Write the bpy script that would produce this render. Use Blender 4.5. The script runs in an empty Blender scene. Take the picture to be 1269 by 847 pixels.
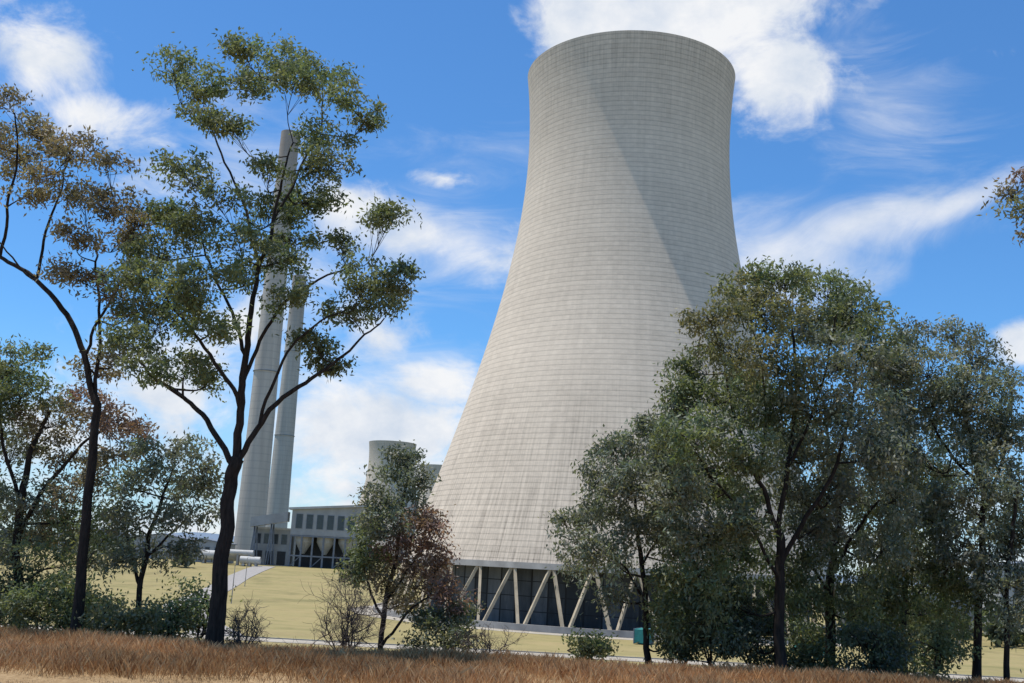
import bpy, math, random
import numpy as np
from mathutils import Matrix, Vector

scene = bpy.context.scene
COL = scene.collection
EYE = 2.4
PITCH = math.radians(11.9)
ROLL = math.radians(3.0)
F = 1300.0 / 1269.0

# ---------------------------------------------------------------- camera
cam_data = bpy.data.cameras.new("camera")
cam = bpy.data.objects.new("camera", cam_data)
COL.objects.link(cam)
cam_data.sensor_width = 36.0
cam_data.lens = 36.0 * F
cam_data.clip_end = 30000
cam_data.clip_start = 0.1
cam.matrix_world = Matrix.Translation((0, 0, EYE)) @ Matrix.Rotation(math.radians(90) + PITCH, 4, 'X') @ Matrix.Rotation(ROLL, 4, 'Z')
scene.camera = cam
scene.view_settings.view_transform = 'Standard'
scene.view_settings.look = 'None'
scene.view_settings.exposure = 0

CP, SP, CR, SR = math.cos(PITCH), math.sin(PITCH), math.cos(ROLL), math.sin(ROLL)

def survey(a, b, d):
    """measured sighting (a across, b down) of something standing at distance d -> world x, z"""
    u = (a - 634.5) / 1300.0
    v = (423.5 - b) / 1300.0
    uu = u * CR - v * SR
    vv = u * SR + v * CR
    y = CP - vv * SP
    z = SP + vv * CP
    return uu / y * d, z / y * d + EYE

# ---------------------------------------------------------------- node helpers
def new_mat(name):
    m = bpy.data.materials.new(name)
    m.use_nodes = True
    nt = m.node_tree
    nt.nodes.clear()
    out = nt.nodes.new("ShaderNodeOutputMaterial")
    bs = nt.nodes.new("ShaderNodeBsdfPrincipled")
    nt.links.new(bs.outputs[0], out.inputs[0])
    return m, nt, bs, out

def math_node(nt, op, a, b=None, c=None, clamp=False):
    n = nt.nodes.new("ShaderNodeMath")
    n.operation = op
    n.use_clamp = clamp
    for i, v in enumerate((a, b, c)):
        if v is None:
            continue
        if isinstance(v, (int, float)):
            n.inputs[i].default_value = v
        else:
            nt.links.new(v, n.inputs[i])
    return n.outputs[0]

def noise(nt, vec, scale, detail=4, rough=0.55, dist=0.0):
    n = nt.nodes.new("ShaderNodeTexNoise")
    n.inputs['Scale'].default_value = scale
    n.inputs['Detail'].default_value = detail
    n.inputs['Roughness'].default_value = rough
    n.inputs['Distortion'].default_value = dist
    if vec is not None:
        nt.links.new(vec, n.inputs['Vector'])
    return n.outputs[0]

def mapping(nt, vec, sc):
    n = nt.nodes.new("ShaderNodeMapping")
    n.inputs['Scale'].default_value = sc
    nt.links.new(vec, n.inputs['Vector'])
    return n.outputs[0]

def ramp(nt, fac, stops):
    r = nt.nodes.new("ShaderNodeValToRGB")
    el = r.color_ramp.elements
    while len(el) < len(stops):
        el.new(0.5)
    for e, (p, c) in zip(el, stops):
        e.position = p
        e.color = (c[0], c[1], c[2], 1) if len(c) == 3 else c
    nt.links.new(fac, r.inputs[0])
    return r.outputs[0]

def mixc(nt, fac, a, b, mode='MIX'):
    n = nt.nodes.new("ShaderNodeMix")
    n.data_type = 'RGBA'
    n.blend_type = mode
    def setv(i, v):
        if isinstance(v, (int, float)):
            n.inputs[i].default_value = v
        elif isinstance(v, tuple):
            n.inputs[i].default_value = (v[0], v[1], v[2], 1)
        else:
            nt.links.new(v, n.inputs[i])
    setv(0, fac); setv(6, a); setv(7, b)
    return n.outputs[2]

def texco(nt, kind='Object'):
    return nt.nodes.new("ShaderNodeTexCoord").outputs[kind]

def sep(nt, vec):
    n = nt.nodes.new("ShaderNodeSeparateXYZ")
    nt.links.new(vec, n.inputs[0])
    return n.outputs

def comb(nt, x, y, z):
    n = nt.nodes.new("ShaderNodeCombineXYZ")
    for i, v in enumerate((x, y, z)):
        if isinstance(v, (int, float)):
            n.inputs[i].default_value = v
        else:
            nt.links.new(v, n.inputs[i])
    return n.outputs[0]

def bump(nt, bs, h, strength=0.4, dist=0.05):
    b = nt.nodes.new("ShaderNodeBump")
    b.inputs['Strength'].default_value = strength
    b.inputs['Distance'].default_value = dist
    nt.links.new(h, b.inputs['Height'])
    nt.links.new(b.outputs[0], bs.inputs['Normal'])

def simple_mat(name, col, rough=0.8, var=0.25, scale=1.5, metal=0.0):
    m, nt, bs, out = new_mat(name)
    co = texco(nt)
    n = noise(nt, co, scale, 6, 0.6)
    lo = tuple(c * (1 - var) for c in col)
    hi = tuple(min(1, c * (1 + var)) for c in col)
    nt.links.new(ramp(nt, n, [(0.3, lo), (0.7, hi)]), bs.inputs['Base Color'])
    bs.inputs['Roughness'].default_value = rough
    bs.inputs['Metallic'].default_value = metal
    return m

# ---------------------------------------------------------------- world
SUN_EL = math.radians(75)
sun_h = Vector((-0.96, 0.20)).normalized()
SUN_ROT = math.atan2(sun_h.x, sun_h.y)
world = bpy.data.worlds.new("World")
scene.world = world
world.use_nodes = True
wt = world.node_tree
wt.nodes.clear()
wout = wt.nodes.new("ShaderNodeOutputWorld")
sky = wt.nodes.new("ShaderNodeTexSky")
sky.sky_type = 'NISHITA'
sky.sun_disc = False
sky.sun_elevation = SUN_EL
sky.sun_rotation = SUN_ROT
sky.air_density = 1.0
sky.dust_density = 0.3
sky.ozone_density = 3.0
bg_sky = wt.nodes.new("ShaderNodeBackground")
bg_sky.inputs[1].default_value = 0.125
tint = mixc(wt, 1.0, sky.outputs[0], (0.56, 0.98, 1.32), 'MULTIPLY')
wt.links.new(tint, bg_sky.inputs[0])
wco = texco(wt, 'Generated')
sx, sy, sz = sep(wt, wco)
AZ = math_node(wt, 'MULTIPLY', math_node(wt, 'ARCTAN2', sx, sy), 180 / math.pi)
EL = math_node(wt, 'MULTIPLY', math_node(wt, 'ARCSINE', sz), 180 / math.pi)

def blob(a0, e0, w, h, amp, tilt=0.0):
    da = math_node(wt, 'SUBTRACT', AZ, a0)
    de = math_node(wt, 'SUBTRACT', EL, e0)
    if tilt:
        de = math_node(wt, 'SUBTRACT', de, math_node(wt, 'MULTIPLY', da, tilt))
    x = math_node(wt, 'DIVIDE', da, w)
    y = math_node(wt, 'DIVIDE', de, h)
    q = math_node(wt, 'SQRT', math_node(wt, 'ADD', math_node(wt, 'MULTIPLY', x, x), math_node(wt, 'MULTIPLY', y, y)))
    return math_node(wt, 'MULTIPLY', math_node(wt, 'SUBTRACT', 1.0, q), amp)

def field(blobs, floor):
    m = floor
    for b in blobs:
        m = math_node(wt, 'MAXIMUM', blob(*b), m)
    return m

def sstep(v, lo, hi, top=1.0):
    n = wt.nodes.new("ShaderNodeMapRange")
    n.interpolation_type = 'SMOOTHSTEP'
    n.inputs['From Min'].default_value = lo
    n.inputs['From Max'].default_value = hi
    n.inputs['To Max'].default_value = top
    wt.links.new(v, n.inputs['Value'])
    return n.outputs[0]

n_big = noise(wt, mapping(wt, wco, (1, 1, 1.5)), 12, 9, 0.62, 0.4)
cum = field([
    (11.0, 29.0, 10.5, 5.0, 1.8), (3.8, 28.8, 5.5, 4.2, 1.6), (14.8, 26.4, 4.8, 3.8, 1.5),
    (-27.0, 23.4, 6.0, 3.6, 1.2), (-23.5, 21.0, 4.6, 2.6, 1.1), (-20.8, 18.6, 3.4, 1.6, 0.9),
    (-30.0, 26.5, 4.0, 3.0, 1.0),
    (-6.0, 17.3, 7.5, 2.2, 0.9), (-1.5, 16.2, 5.0, 2.0, 1.0), (-9.8, 18.4, 3.6, 2.4, 1.1),
    (-4.54, 20.5, 2.8, 0.9, 1.05), (-7.4, 11.8, 4.0, 2.3, 1.3), (-4.1, 9.6, 3.4, 2.0, 1.5),
    (-6.9, 5.6, 9.0, 4.2, 1.6), (-18.5, 8.4, 8.0, 4.2, 1.1), (-14, 12.0, 4.5, 2.6, 0.9),
    (26.6, 11.6, 2.2, 1.6, 1.3), (0, 1.0, 90, 5.5, 0.9), (-22, 5, 11, 3.5, 1.0),
    (70, 22, 30, 10, 1.0), (-80, 25, 30, 10, 1.0), (180, 22, 40, 12, 1.0)], -0.35)
cum_v = math_node(wt, 'ADD', cum, math_node(wt, 'MULTIPLY', math_node(wt, 'SUBTRACT', n_big, 0.5), 2.8))
cum_d = sstep(cum_v, 0.15, 1.1, 0.98)
wv = mapping(wt, wco, (1.0, 1.0, 2.8))
n_w = noise(wt, wv, 6, 8, 0.62, 1.2)
wis = field([(14.5, 16.6, 7.0, 4.0, 1.1), (18.5, 18.2, 9.0, 2.4, 0.95, 0.12), (24.0, 19.0, 4.6, 1.2, 1.15, 0.38),
             (20, 23.5, 5, 4.5, 0.5, -0.2), (-16, 20, 7, 4, 0.5), (-12, 14, 9, 5, 0.5), (-5.5, 17.2, 9, 3.2, 0.9), (-7, 8, 10, 5, 0.7),
             (0, 22, 6, 2.5, 0.4)], -0.4)
wis_v = math_node(wt, 'ADD', wis, math_node(wt, 'MULTIPLY', math_node(wt, 'SUBTRACT', n_w, 0.5), 1.8))
wis_d = sstep(wis_v, -0.05, 1.2, 0.8)
inv = math_node(wt, 'MULTIPLY', math_node(wt, 'SUBTRACT', 1.0, cum_d), math_node(wt, 'SUBTRACT', 1.0, wis_d))
dens = math_node(wt, 'SUBTRACT', 1.0, inv)
haze = sstep(EL, 12.0, -1.0, 0.32)
dens = math_node(wt, 'ADD', dens, math_node(wt, 'MULTIPLY', haze, math_node(wt, 'SUBTRACT', 1.0, dens)), clamp=True)
bg_cl = wt.nodes.new("ShaderNodeBackground")
n_sh = noise(wt, mapping(wt, wco, (1, 1, 1.4)), 14, 6, 0.6)
ccol = ramp(wt, n_sh, [(0.30, (0.68, 0.76, 0.88)), (0.60, (0.97, 0.98, 1.0))])
wt.links.new(ccol, bg_cl.inputs[0])
bg_cl.inputs[1].default_value = 0.95
wmix = wt.nodes.new("ShaderNodeMixShader")
wt.links.new(dens, wmix.inputs[0])
wt.links.new(bg_sky.outputs[0], wmix.inputs[1])
wt.links.new(bg_cl.outputs[0], wmix.inputs[2])
wt.links.new(wmix.outputs[0], wout.inputs[0])

sd = bpy.data.lights.new("sun", 'SUN')
sd.energy = 5.0
sd.angle = math.radians(0.53)
sd.color = (1.0, 0.94, 0.85)
sun = bpy.data.objects.new("sun", sd)
COL.objects.link(sun)
svec = Vector((sun_h.x * math.cos(SUN_EL), sun_h.y * math.cos(SUN_EL), math.sin(SUN_EL)))
sun.rotation_euler = svec.to_track_quat('Z', 'Y').to_euler()
sun.location = (0, 0, 60)

# ---------------------------------------------------------------- mesh helpers
def mesh_obj(name, verts, faces, mat, parent=None, smooth=False, loc=None, color=None):
    me = bpy.data.meshes.new(name)
    verts = np.asarray(verts, dtype=np.float32)
    if isinstance(faces, np.ndarray):
        k = faces.shape[1]
        me.vertices.add(len(verts))
        me.vertices.foreach_set("co", verts.ravel())
        me.loops.add(faces.size)
        me.loops.foreach_set("vertex_index", faces.astype(np.int32).ravel())
        me.polygons.add(len(faces))
        me.polygons.foreach_set("loop_start", np.arange(0, faces.size, k, dtype=np.int32))
        me.update(calc_edges=True)
    else:
        me.from_pydata([tuple(v) for v in verts.tolist()], [], faces)
        me.update()
    if smooth:
        me.polygons.foreach_set("use_smooth", np.ones(len(me.polygons), dtype=bool))
    if color is not None:
        at = me.attributes.new("leaf_color", 'FLOAT_COLOR', 'POINT')
        at.data.foreach_set("color", np.asarray(color, dtype=np.float32).ravel())
    me.materials.append(mat)
    ob = bpy.data.objects.new(name, me)
    COL.objects.link(ob)
    if parent is not None:
        ob.parent = parent
    if loc is not None:
        ob.location = loc
    return ob

def root(name, loc, label, category, group=None):
    e = bpy.data.objects.new(name, None)
    e.empty_display_size = 0.5
    COL.objects.link(e)
    e.location = loc
    e["label"] = label
    e["category"] = category
    if group:
        e["group"] = group
    return e

class Builder:
    def __init__(s):
        s.v = []; s.f = []
    def box(s, x0, x1, y0, y1, z0, z1):
        i = len(s.v)
        s.v += [(x0, y0, z0), (x1, y0, z0), (x1, y1, z0), (x0, y1, z0), (x0, y0, z1), (x1, y0, z1), (x1, y1, z1), (x0, y1, z1)]
        s.f += [(i, i+3, i+2, i+1), (i+4, i+5, i+6, i+7), (i, i+1, i+5, i+4), (i+1, i+2, i+6, i+5), (i+2, i+3, i+7, i+6), (i+3, i, i+4, i+7)]
    def prism(s, pts, y0, y1):
        i = len(s.v); n = len(pts)
        s.v += [(p[0], y0, p[1]) for p in pts] + [(p[0], y1, p[1]) for p in pts]
        s.f.append(tuple(range(i, i+n)))
        s.f.append(tuple(range(i+2*n-1, i+n-1, -1)))
        for k in range(n):
            k2 = (k+1) % n
            s.f.append((i+k, i+n+k, i+n+k2, i+k2))
    def beam(s, p, q, w, h=None):
        h = h or w
        p = Vector(p); q = Vector(q)
        d = (q-p).normalized()
        ref = Vector((0, 0, 1)) if abs(d.z) < 0.9 else Vector((0, 1, 0))
        a = d.cross(ref).normalized() * w / 2
        b = d.cross(a).normalized() * h / 2
        i = len(s.v)
        for c in (p, q):
            s.v += [tuple(c-a-b), tuple(c+a-b), tuple(c+a+b), tuple(c-a+b)]
        s.f += [(i, i+1, i+2, i+3), (i+7, i+6, i+5, i+4), (i, i+4, i+5, i+1), (i+1, i+5, i+6, i+2), (i+2, i+6, i+7, i+3), (i+3, i+7, i+4, i)]
    def cyl(s, c, r0, r1, z0, z1, n=16, axis='z'):
        i = len(s.v)
        for (r, z) in ((r0, z0), (r1, z1)):
            for k in range(n):
                a = 2*math.pi*k/n
                if axis == 'z':
                    s.v.append((c[0]+r*math.cos(a), c[1]+r*math.sin(a), z))
                else:
                    s.v.append((z, c[0]+r*math.cos(a), c[1]+r*math.sin(a)))
        for k in range(n):
            k2 = (k+1) % n
            s.f.append((i+k, i+k2, i+n+k2, i+n+k))
        s.f.append(tuple(range(i+n-1, i-1, -1)))
        s.f.append(tuple(range(i+n, i+2*n)))
    def make(s, name, mat, parent=None, smooth=False, loc=None):
        return mesh_obj(name, s.v, s.f, mat, parent, smooth, loc)

def revolve(profile, n=96):
    v = []; f = []
    for (r, z) in profile:
        for k in range(n):
            a = 2*math.pi*k/n
            v.append((r*math.cos(a), r*math.sin(a), z))
    for j in range(len(profile)-1):
        if profile[j] == profile[j+1]:
            continue
        for k in range(n):
            k2 = (k+1) % n
            f.append((j*n+k, j*n+k2, (j+1)*n+k2, (j+1)*n+k))
    return v, f

# ---------------------------------------------------------------- terrain
def ss(t):
    t = np.clip(t, 0, 1)
    return t*t*(3-2*t)

def terr(x, y):
    x = np.asarray(x, dtype=float); y = np.asarray(y, dtype=float)
    z = -10.6 * ss((y-23.5)/56.0)
    z = z + 6.8 * ss((y-290)/170.0) * (1-ss((x+55)/60.0))
    near = 1-ss((y-40)/40.0)
    z = z + near*(0.05*np.sin(x*0.7+y*0.3)+0.04*np.sin(x*0.23-y*0.5+1))
    return z

ys = np.concatenate([np.linspace(-40, 8, 13), np.arange(9, 100, 1.0), np.arange(102, 520, 6.0), np.geomspace(530, 12000, 30)])
xp = np.concatenate([np.arange(0, 40, 1.0), np.arange(40, 260, 7.0), np.geomspace(270, 12000, 26)])
xs = np.concatenate([-xp[:0:-1], xp])
XX, YY = np.meshgrid(xs, ys)
ZZ = terr(XX, YY)
gv = np.stack([XX, YY, ZZ], -1).reshape(-1, 3)
nx, ny = len(xs), len(ys)
ii = (np.arange(ny-1)[:, None]*nx+np.arange(nx-1)[None, :]).ravel()
gf = np.stack([ii, ii+1, ii+nx+1, ii+nx], -1)

m_ground, nt, bs, out = new_mat("dry_ground")
geo = nt.nodes.new("ShaderNodeNewGeometry").outputs['Position']
gx, gy, gz = sep(nt, geo)
nf = noise(nt, geo, 9, 8, 0.7)
nm = noise(nt, geo, 0.7, 5, 0.6)
near_c = mixc(nt, nm, ramp(nt, nf, [(0.3, (0.22, 0.14, 0.07)), (0.5, (0.36, 0.25, 0.135)), (0.72, (0.48, 0.36, 0.21))]),
              ramp(nt, nf, [(0.3, (0.17, 0.105, 0.048)), (0.6, (0.32, 0.215, 0.11)), (0.8, (0.42, 0.31, 0.175))]))
nl = noise(nt, geo, 0.045, 7, 0.7)
nl2 = noise(nt, mapping(nt, geo, (1, 0.25, 1)), 0.5, 7, 0.75)
nl3 = noise(nt, mapping(nt, geo, (0.35, 1, 1)), 0.12, 6, 0.7)
far_a = ramp(nt, nl, [(0.38, (0.14, 0.13, 0.055)), (0.5, (0.29, 0.245, 0.11)), (0.62, (0.20, 0.175, 0.078))])
far_b = ramp(nt, nl3, [(0.35, (0.36, 0.28, 0.145)), (0.55, (0.30, 0.255, 0.12)), (0.68, (0.20, 0.185, 0.08))])
far_c = mixc(nt, nl2, far_a, far_b)
vfar = ramp(nt, noise(nt, geo, 0.006, 6, 0.6), [(0.4, (0.10, 0.11, 0.045)), (0.6, (0.22, 0.19, 0.09))])
mr = nt.nodes.new("ShaderNodeMapRange"); mr.inputs[1].default_value = 30; mr.inputs[2].default_value = 60
nt.links.new(gy, mr.inputs[0])
mr2 = nt.nodes.new("ShaderNodeMapRange"); mr2.inputs[1].default_value = 450; mr2.inputs[2].default_value = 700
nt.links.new(gy, mr2.inputs[0])
c = mixc(nt, mr.outputs[0], near_c, far_c)
c = mixc(nt, mr2.outputs[0], c, vfar)
nt.links.new(c, bs.inputs['Base Color'])
bs.inputs['Roughness'].default_value = 0.95
bs.inputs['Specular IOR Level'].default_value = 0.1
bump(nt, bs, nf, 0.6, 0.05)
g = mesh_obj("ground", gv, gf, m_ground, smooth=True)
g["kind"] = "structure"

# ---------------------------------------------------------------- materials
m_conc = simple_mat("beige_concrete", (0.43, 0.355, 0.245), 0.85, 0.3, 0.4)
m_pave = simple_mat("pale_paving", (0.36, 0.32, 0.255), 0.9, 0.2, 0.3)
m_conc2 = simple_mat("grey_concrete", (0.35, 0.33, 0.30), 0.9, 0.25, 0.3)
m_road = simple_mat("road_surface", (0.30, 0.28, 0.255), 0.9, 0.15, 0.8)
m_dark = simple_mat("dark_opening", (0.02, 0.022, 0.025), 0.6, 0.3, 1)
m_glass = simple_mat("window_glass", (0.035, 0.045, 0.055), 0.15, 0.3, 1)
m_steel = simple_mat("grey_steel", (0.16, 0.18, 0.21), 0.55, 0.25, 0.6)
m_clad = simple_mat("grey_cladding", (0.30, 0.31, 0.31), 0.6, 0.18, 0.25)
m_clad2 = simple_mat("pale_cladding", (0.43, 0.43, 0.41), 0.6, 0.18, 0.25)
m_teal = simple_mat("teal_paint", (0.02, 0.22, 0.21), 0.5, 0.2, 1.5)
m_white = simple_mat("white_paint", (0.52, 0.52, 0.50), 0.5, 0.15, 1.0)

m_shell, nt, bs, out = new_mat("tower_shell_concrete")
oc = texco(nt)
ox, oy, oz = sep(nt, oc)
ang = math_node(nt, 'ARCTAN2', oy, ox)
LIFT = 1.25
zl = math_node(nt, 'DIVIDE', oz, LIFT)
fz = math_node(nt, 'FRACT', zl)
flz = math_node(nt, 'FLOOR', zl)
ringline = math_node(nt, 'LESS_THAN', fz, 0.2)
au = math_node(nt, 'MULTIPLY', ang, 160/(2*math.pi))
fa = math_node(nt, 'FRACT', au)
fla = math_node(nt, 'FLOOR', au)
vline = math_node(nt, 'LESS_THAN', fa, 0.10)
wn = nt.nodes.new("ShaderNodeTexWhiteNoise"); wn.noise_dimensions = '2D'
nt.links.new(comb(nt, fla, flz, 0.0), wn.inputs['Vector'])
wn2 = nt.nodes.new("ShaderNodeTexWhiteNoise"); wn2.noise_dimensions = '1D'
nt.links.new(flz, wn2.inputs['W'])
st = noise(nt, comb(nt, math_node(nt, 'MULTIPLY', ang, 20.0), math_node(nt, 'MULTIPLY', oz, 0.03), 0.0), 1.0, 8, 0.65)
st2 = noise(nt, comb(nt, math_node(nt, 'MULTIPLY', ang, 90.0), math_node(nt, 'MULTIPLY', oz, 0.06), 3.0), 1.0, 6, 0.7)
bign = noise(nt, oc, 0.03, 5, 0.6)
fine = noise(nt, mapping(nt, oc, (1, 1, 2.2)), 0.6, 7, 0.72)
v = math_node(nt, 'ADD', 0.80, math_node(nt, 'MULTIPLY', wn.outputs[0], 0.05))
v = math_node(nt, 'ADD', v, math_node(nt, 'MULTIPLY', wn2.outputs[0], 0.05))
v = math_node(nt, 'ADD', v, math_node(nt, 'MULTIPLY', math_node(nt, 'SUBTRACT', st, 0.5), 0.24))
v = math_node(nt, 'ADD', v, math_node(nt, 'MULTIPLY', math_node(nt, 'SUBTRACT', bign, 0.5), 0.32))
v = math_node(nt, 'ADD', v, math_node(nt, 'MULTIPLY', math_node(nt, 'SUBTRACT', fine, 0.5), 0.42))
rstr = math_node(nt, 'ADD', 0.04, math_node(nt, 'MULTIPLY', fine, 0.26))
v = math_node(nt, 'SUBTRACT', v, math_node(nt, 'MULTIPLY', ringline, rstr))
v = math_node(nt, 'SUBTRACT', v, math_node(nt, 'MULTIPLY', vline, 0.015))
foot = nt.nodes.new("ShaderNodeMapRange"); foot.inputs[1].default_value = 60; foot.inputs[2].default_value = 10; foot.clamp = True
nt.links.new(oz, foot.inputs[0])
topm = nt.nodes.new("ShaderNodeMapRange"); topm.inputs[1].default_value = 118; topm.inputs[2].default_value = 145; topm.clamp = True
nt.links.new(oz, topm.inputs[0])
stk = nt.nodes.new("ShaderNodeMapRange"); stk.inputs[1].default_value = 0.44; stk.inputs[2].default_value = 0.70
nt.links.new(st2, stk.inputs[0])
v = math_node(nt, 'SUBTRACT', v, math_node(nt, 'MULTIPLY', math_node(nt, 'MULTIPLY', foot.outputs[0], stk.outputs[0]), 0.48))
v = math_node(nt, 'SUBTRACT', v, math_node(nt, 'MULTIPLY', math_node(nt, 'MULTIPLY', topm.outputs[0], stk.outputs[0]), 0.24))
v = math_node(nt, 'SUBTRACT', v, math_node(nt, 'MULTIPLY', foot.outputs[0], 0.03))
colr = mixc(nt, 1.0, (0.78, 0.665, 0.53), comb(nt, v, v, v), 'MULTIPLY')
nt.links.new(colr, bs.inputs['Base Color'])
bs.inputs['Roughness'].default_value = 0.92
bs.inputs['Specular IOR Level'].default_value = 0.15
bump(nt, bs, math_node(nt, 'SUBTRACT', fine, ringline), 0.22, 0.10)

# ---------------------------------------------------------------- cooling towers
D = 270.0
GZ = -10.6
def shell_r(h):
    zt = (h/D - 0.409)
    return 0.1 * D * math.sqrt(1 + (zt/0.243)**2)
TOPH = 0.4875*D
SHELL0 = EYE - GZ
prof = []
NP = 90
for i in range(NP+1):
    h = TOPH*i/NP
    prof.append((shell_r(h), h+SHELL0))
rt = shell_r(TOPH)
zt = TOPH+SHELL0
prof += [prof[-1], (rt-0.6, zt), (rt-0.6, zt), (rt-0.7, zt-0.5)]
for i in range(NP-1, -1, -6):
    h = TOPH*i/NP
    prof.append((shell_r(h)-0.9, h+SHELL0-0.02))
sv, sf = revolve(prof, 192)
t1 = root("cooling_tower", (28.9, 268.4, GZ), "tall pale concrete hyperbolic cooling tower on slanted columns", "cooling tower", "cooling towers of the power station")
shell = mesh_obj("shell", sv, sf, m_shell, t1, smooth=True)
v2, f2 = revolve([(shell_r(0)-1.1, SHELL0-1.0), (shell_r(0)+0.35, SHELL0-1.0), (shell_r(0)+0.2, SHELL0+0.25), (shell_r(0)-0.1, SHELL0+0.25)], 144)
lintel = mesh_obj("lintel", v2, f2, m_conc2, t1)
NC = 38
rb = shell_r(0)-0.2
rfoot = rb+4.2
for k in range(NC):
    a = 2*math.pi*(k+0.35)/NC
    for sgn in (-1, 1):
        a_t = a+sgn*0.4/rb
        a_f = a+sgn*4.0/rfoot
        b = Builder()
        b.beam((rfoot*math.cos(a_f), rfoot*math.sin(a_f), 0.9), (rb*math.cos(a_t), rb*math.sin(a_t), SHELL0-0.95), 0.56, 0.62)
        b.make("column", m_conc, t1)
v2, f2 = revolve([(rfoot+2.6, -0.5), (rfoot+2.6, 1.3), (rfoot+2.1, 1.3), (rfoot+2.1, 0.9), (rfoot-2, 0.9), (rfoot-2, -0.5)], 144)
mesh_obj("basin", v2, f2, m_conc2, t1)
m_fill, nt, bs, out = new_mat("fill_slats")
oc = texco(nt); ox, oy, oz = sep(nt, oc)
aa = math_node(nt, 'MULTIPLY', math_node(nt, 'ARCTAN2', oy, ox), 76/(2*math.pi))
pn = math_node(nt, 'LESS_THAN', math_node(nt, 'FRACT', aa), 0.10)
hl = math_node(nt, 'LESS_THAN', math_node(nt, 'FRACT', math_node(nt, 'DIVIDE', oz, 3.1)), 0.06)
wf = nt.nodes.new("ShaderNodeTexWhiteNoise"); wf.noise_dimensions = '1D'
nt.links.new(math_node(nt, 'FLOOR', aa), wf.inputs['W'])
nn = noise(nt, mapping(nt, oc, (1, 1, 0.2)), 0.6, 5, 0.7)
nn = math_node(nt, 'ADD', math_node(nt, 'MULTIPLY', nn, 0.6), math_node(nt, 'MULTIPLY', wf.outputs[0], 0.4))
fc = ramp(nt, nn, [(0.3, (0.022, 0.026, 0.03)), (0.5, (0.07, 0.078, 0.085)), (0.75, (0.15, 0.16, 0.17))])
nt.links.new(mixc(nt, math_node(nt, 'MAXIMUM', pn, hl), fc, (0.012, 0.012, 0.013)), bs.inputs['Base Color'])
bs.inputs['Roughness'].default_value = 0.8
v2, f2 = revolve([(rb-6, 0.5), (rb-6, SHELL0+3)], 144)
mesh_obj("fill_screen", v2, f2, m_fill, t1)

for (x, y) in ((-136, 1255), (-96, 1540)):
    e = root("cooling_tower", (x, y, GZ+1), "distant pale concrete cooling tower behind the plant buildings", "cooling tower", "cooling towers of the power station")
    o = shell.copy(); COL.objects.link(o); o.parent = e
    o2 = lintel.copy(); COL.objects.link(o2); o2.parent = e
    v2, f2 = revolve([(rb-5, 0), (rb-5, SHELL0)], 64)
    mesh_obj("fill_screen", v2, f2, m_fill, e)

# ---------------------------------------------------------------- chimneys
m_stack, nt, bs, out = new_mat("chimney_concrete")
oc = texco(nt); ox, oy, oz = sep(nt, oc)
nz = noise(nt, mapping(nt, oc, (0.35, 0.35, 0.02)), 1.0, 7, 0.65)
rl = math_node(nt, 'LESS_THAN', math_node(nt, 'FRACT', math_node(nt, 'DIVIDE', oz, 4.0)), 0.15)
base = ramp(nt, nz, [(0.3, (0.40, 0.36, 0.31)), (0.7, (0.56, 0.51, 0.44))])
base = mixc(nt, math_node(nt, 'MULTIPLY', rl, 0.2), base, (0.2, 0.2, 0.2))
soot = nt.nodes.new("ShaderNodeMapRange"); soot.inputs[1].default_value = 175; soot.inputs[2].default_value = 232; soot.inputs[4].default_value = 0.5
nt.links.new(oz, soot.inputs[0])
base = mixc(nt, soot.outputs[0], base, (0.22, 0.16, 0.125))
nt.links.new(base, bs.inputs['Base Color'])
bs.inputs['Roughness'].default_value = 0.9
for (x, y, r0, r1, lab) in ((-133.5, 567, 8.0, 5.2, "very tall tapering concrete chimney with brownish stained top"),
                            (-188, 887, 10.0, 6.0, "second tall pale concrete chimney behind the plant")):
    gz = float(terr(x, y))
    H = 237.4-gz
    e = root("chimney", (x, y, gz), lab, "chimney", "chimneys of the power station")
    pr = [(r0 + (r1-r0)*(t**0.85), t*H) for t in np.linspace(0, 1, 30)]
    pr += [pr[-1], (r1-0.8, H), (r1-0.8, H), (r1-0.8, H-6)]
    v2, f2 = revolve(pr, 48)
    mesh_obj("shaft", v2, f2, m_stack, e, smooth=True)
    for zz in (H*0.72, H*0.42):
        rr = r0 + (r1-r0)*((zz/H)**0.85)
        v2, f2 = revolve([(rr-0.1, zz), (rr+0.5, zz), (rr+0.5, zz+0.3), (rr-0.1, zz+0.3)], 48)
        mesh_obj("platform", v2, f2, m_steel, e)

# ---------------------------------------------------------------- roads and aprons
def strip(name, pts, width, mat, dz):
    pts = np.array(pts, float)
    seg = []
    for a, b in zip(pts[:-1], pts[1:]):
        n = max(2, int(np.linalg.norm(b-a)/3))
        seg.append(a+(b-a)*np.linspace(0, 1, n, endpoint=False)[:, None])
    seg.append(pts[-1:])
    p = np.concatenate(seg)
    t = np.gradient(p, axis=0); t /= np.linalg.norm(t, axis=1)[:, None]
    nrm = np.stack([-t[:, 1], t[:, 0]], -1)
    zc = terr(p[:, 0], p[:, 1])+dz
    v = []; f = []
    for k in range(len(p)):
        l = p[k]+nrm[k]*width/2; r = p[k]-nrm[k]*width/2
        v += [(l[0], l[1], zc[k]-0.5), (l[0], l[1], zc[k]), (r[0], r[1], zc[k]), (r[0], r[1], zc[k]-0.5)]
    for k in range(len(p)-1):
        for j in range(3):
            f.append((k*4+j, k*4+j+1, k*4+4+j+1, k*4+4+j))
    o = mesh_obj(name, v, f, mat)
    o["kind"] = "structure"
    return o
strip("road", [(-150, 160), (-60, 161), (150, 158)], 5.5, m_pave, 0.06)
strip("kerb", [(-150, 163.3), (-60, 164.3), (150, 161.3)], 0.25, m_conc2, 0.18)
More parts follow.
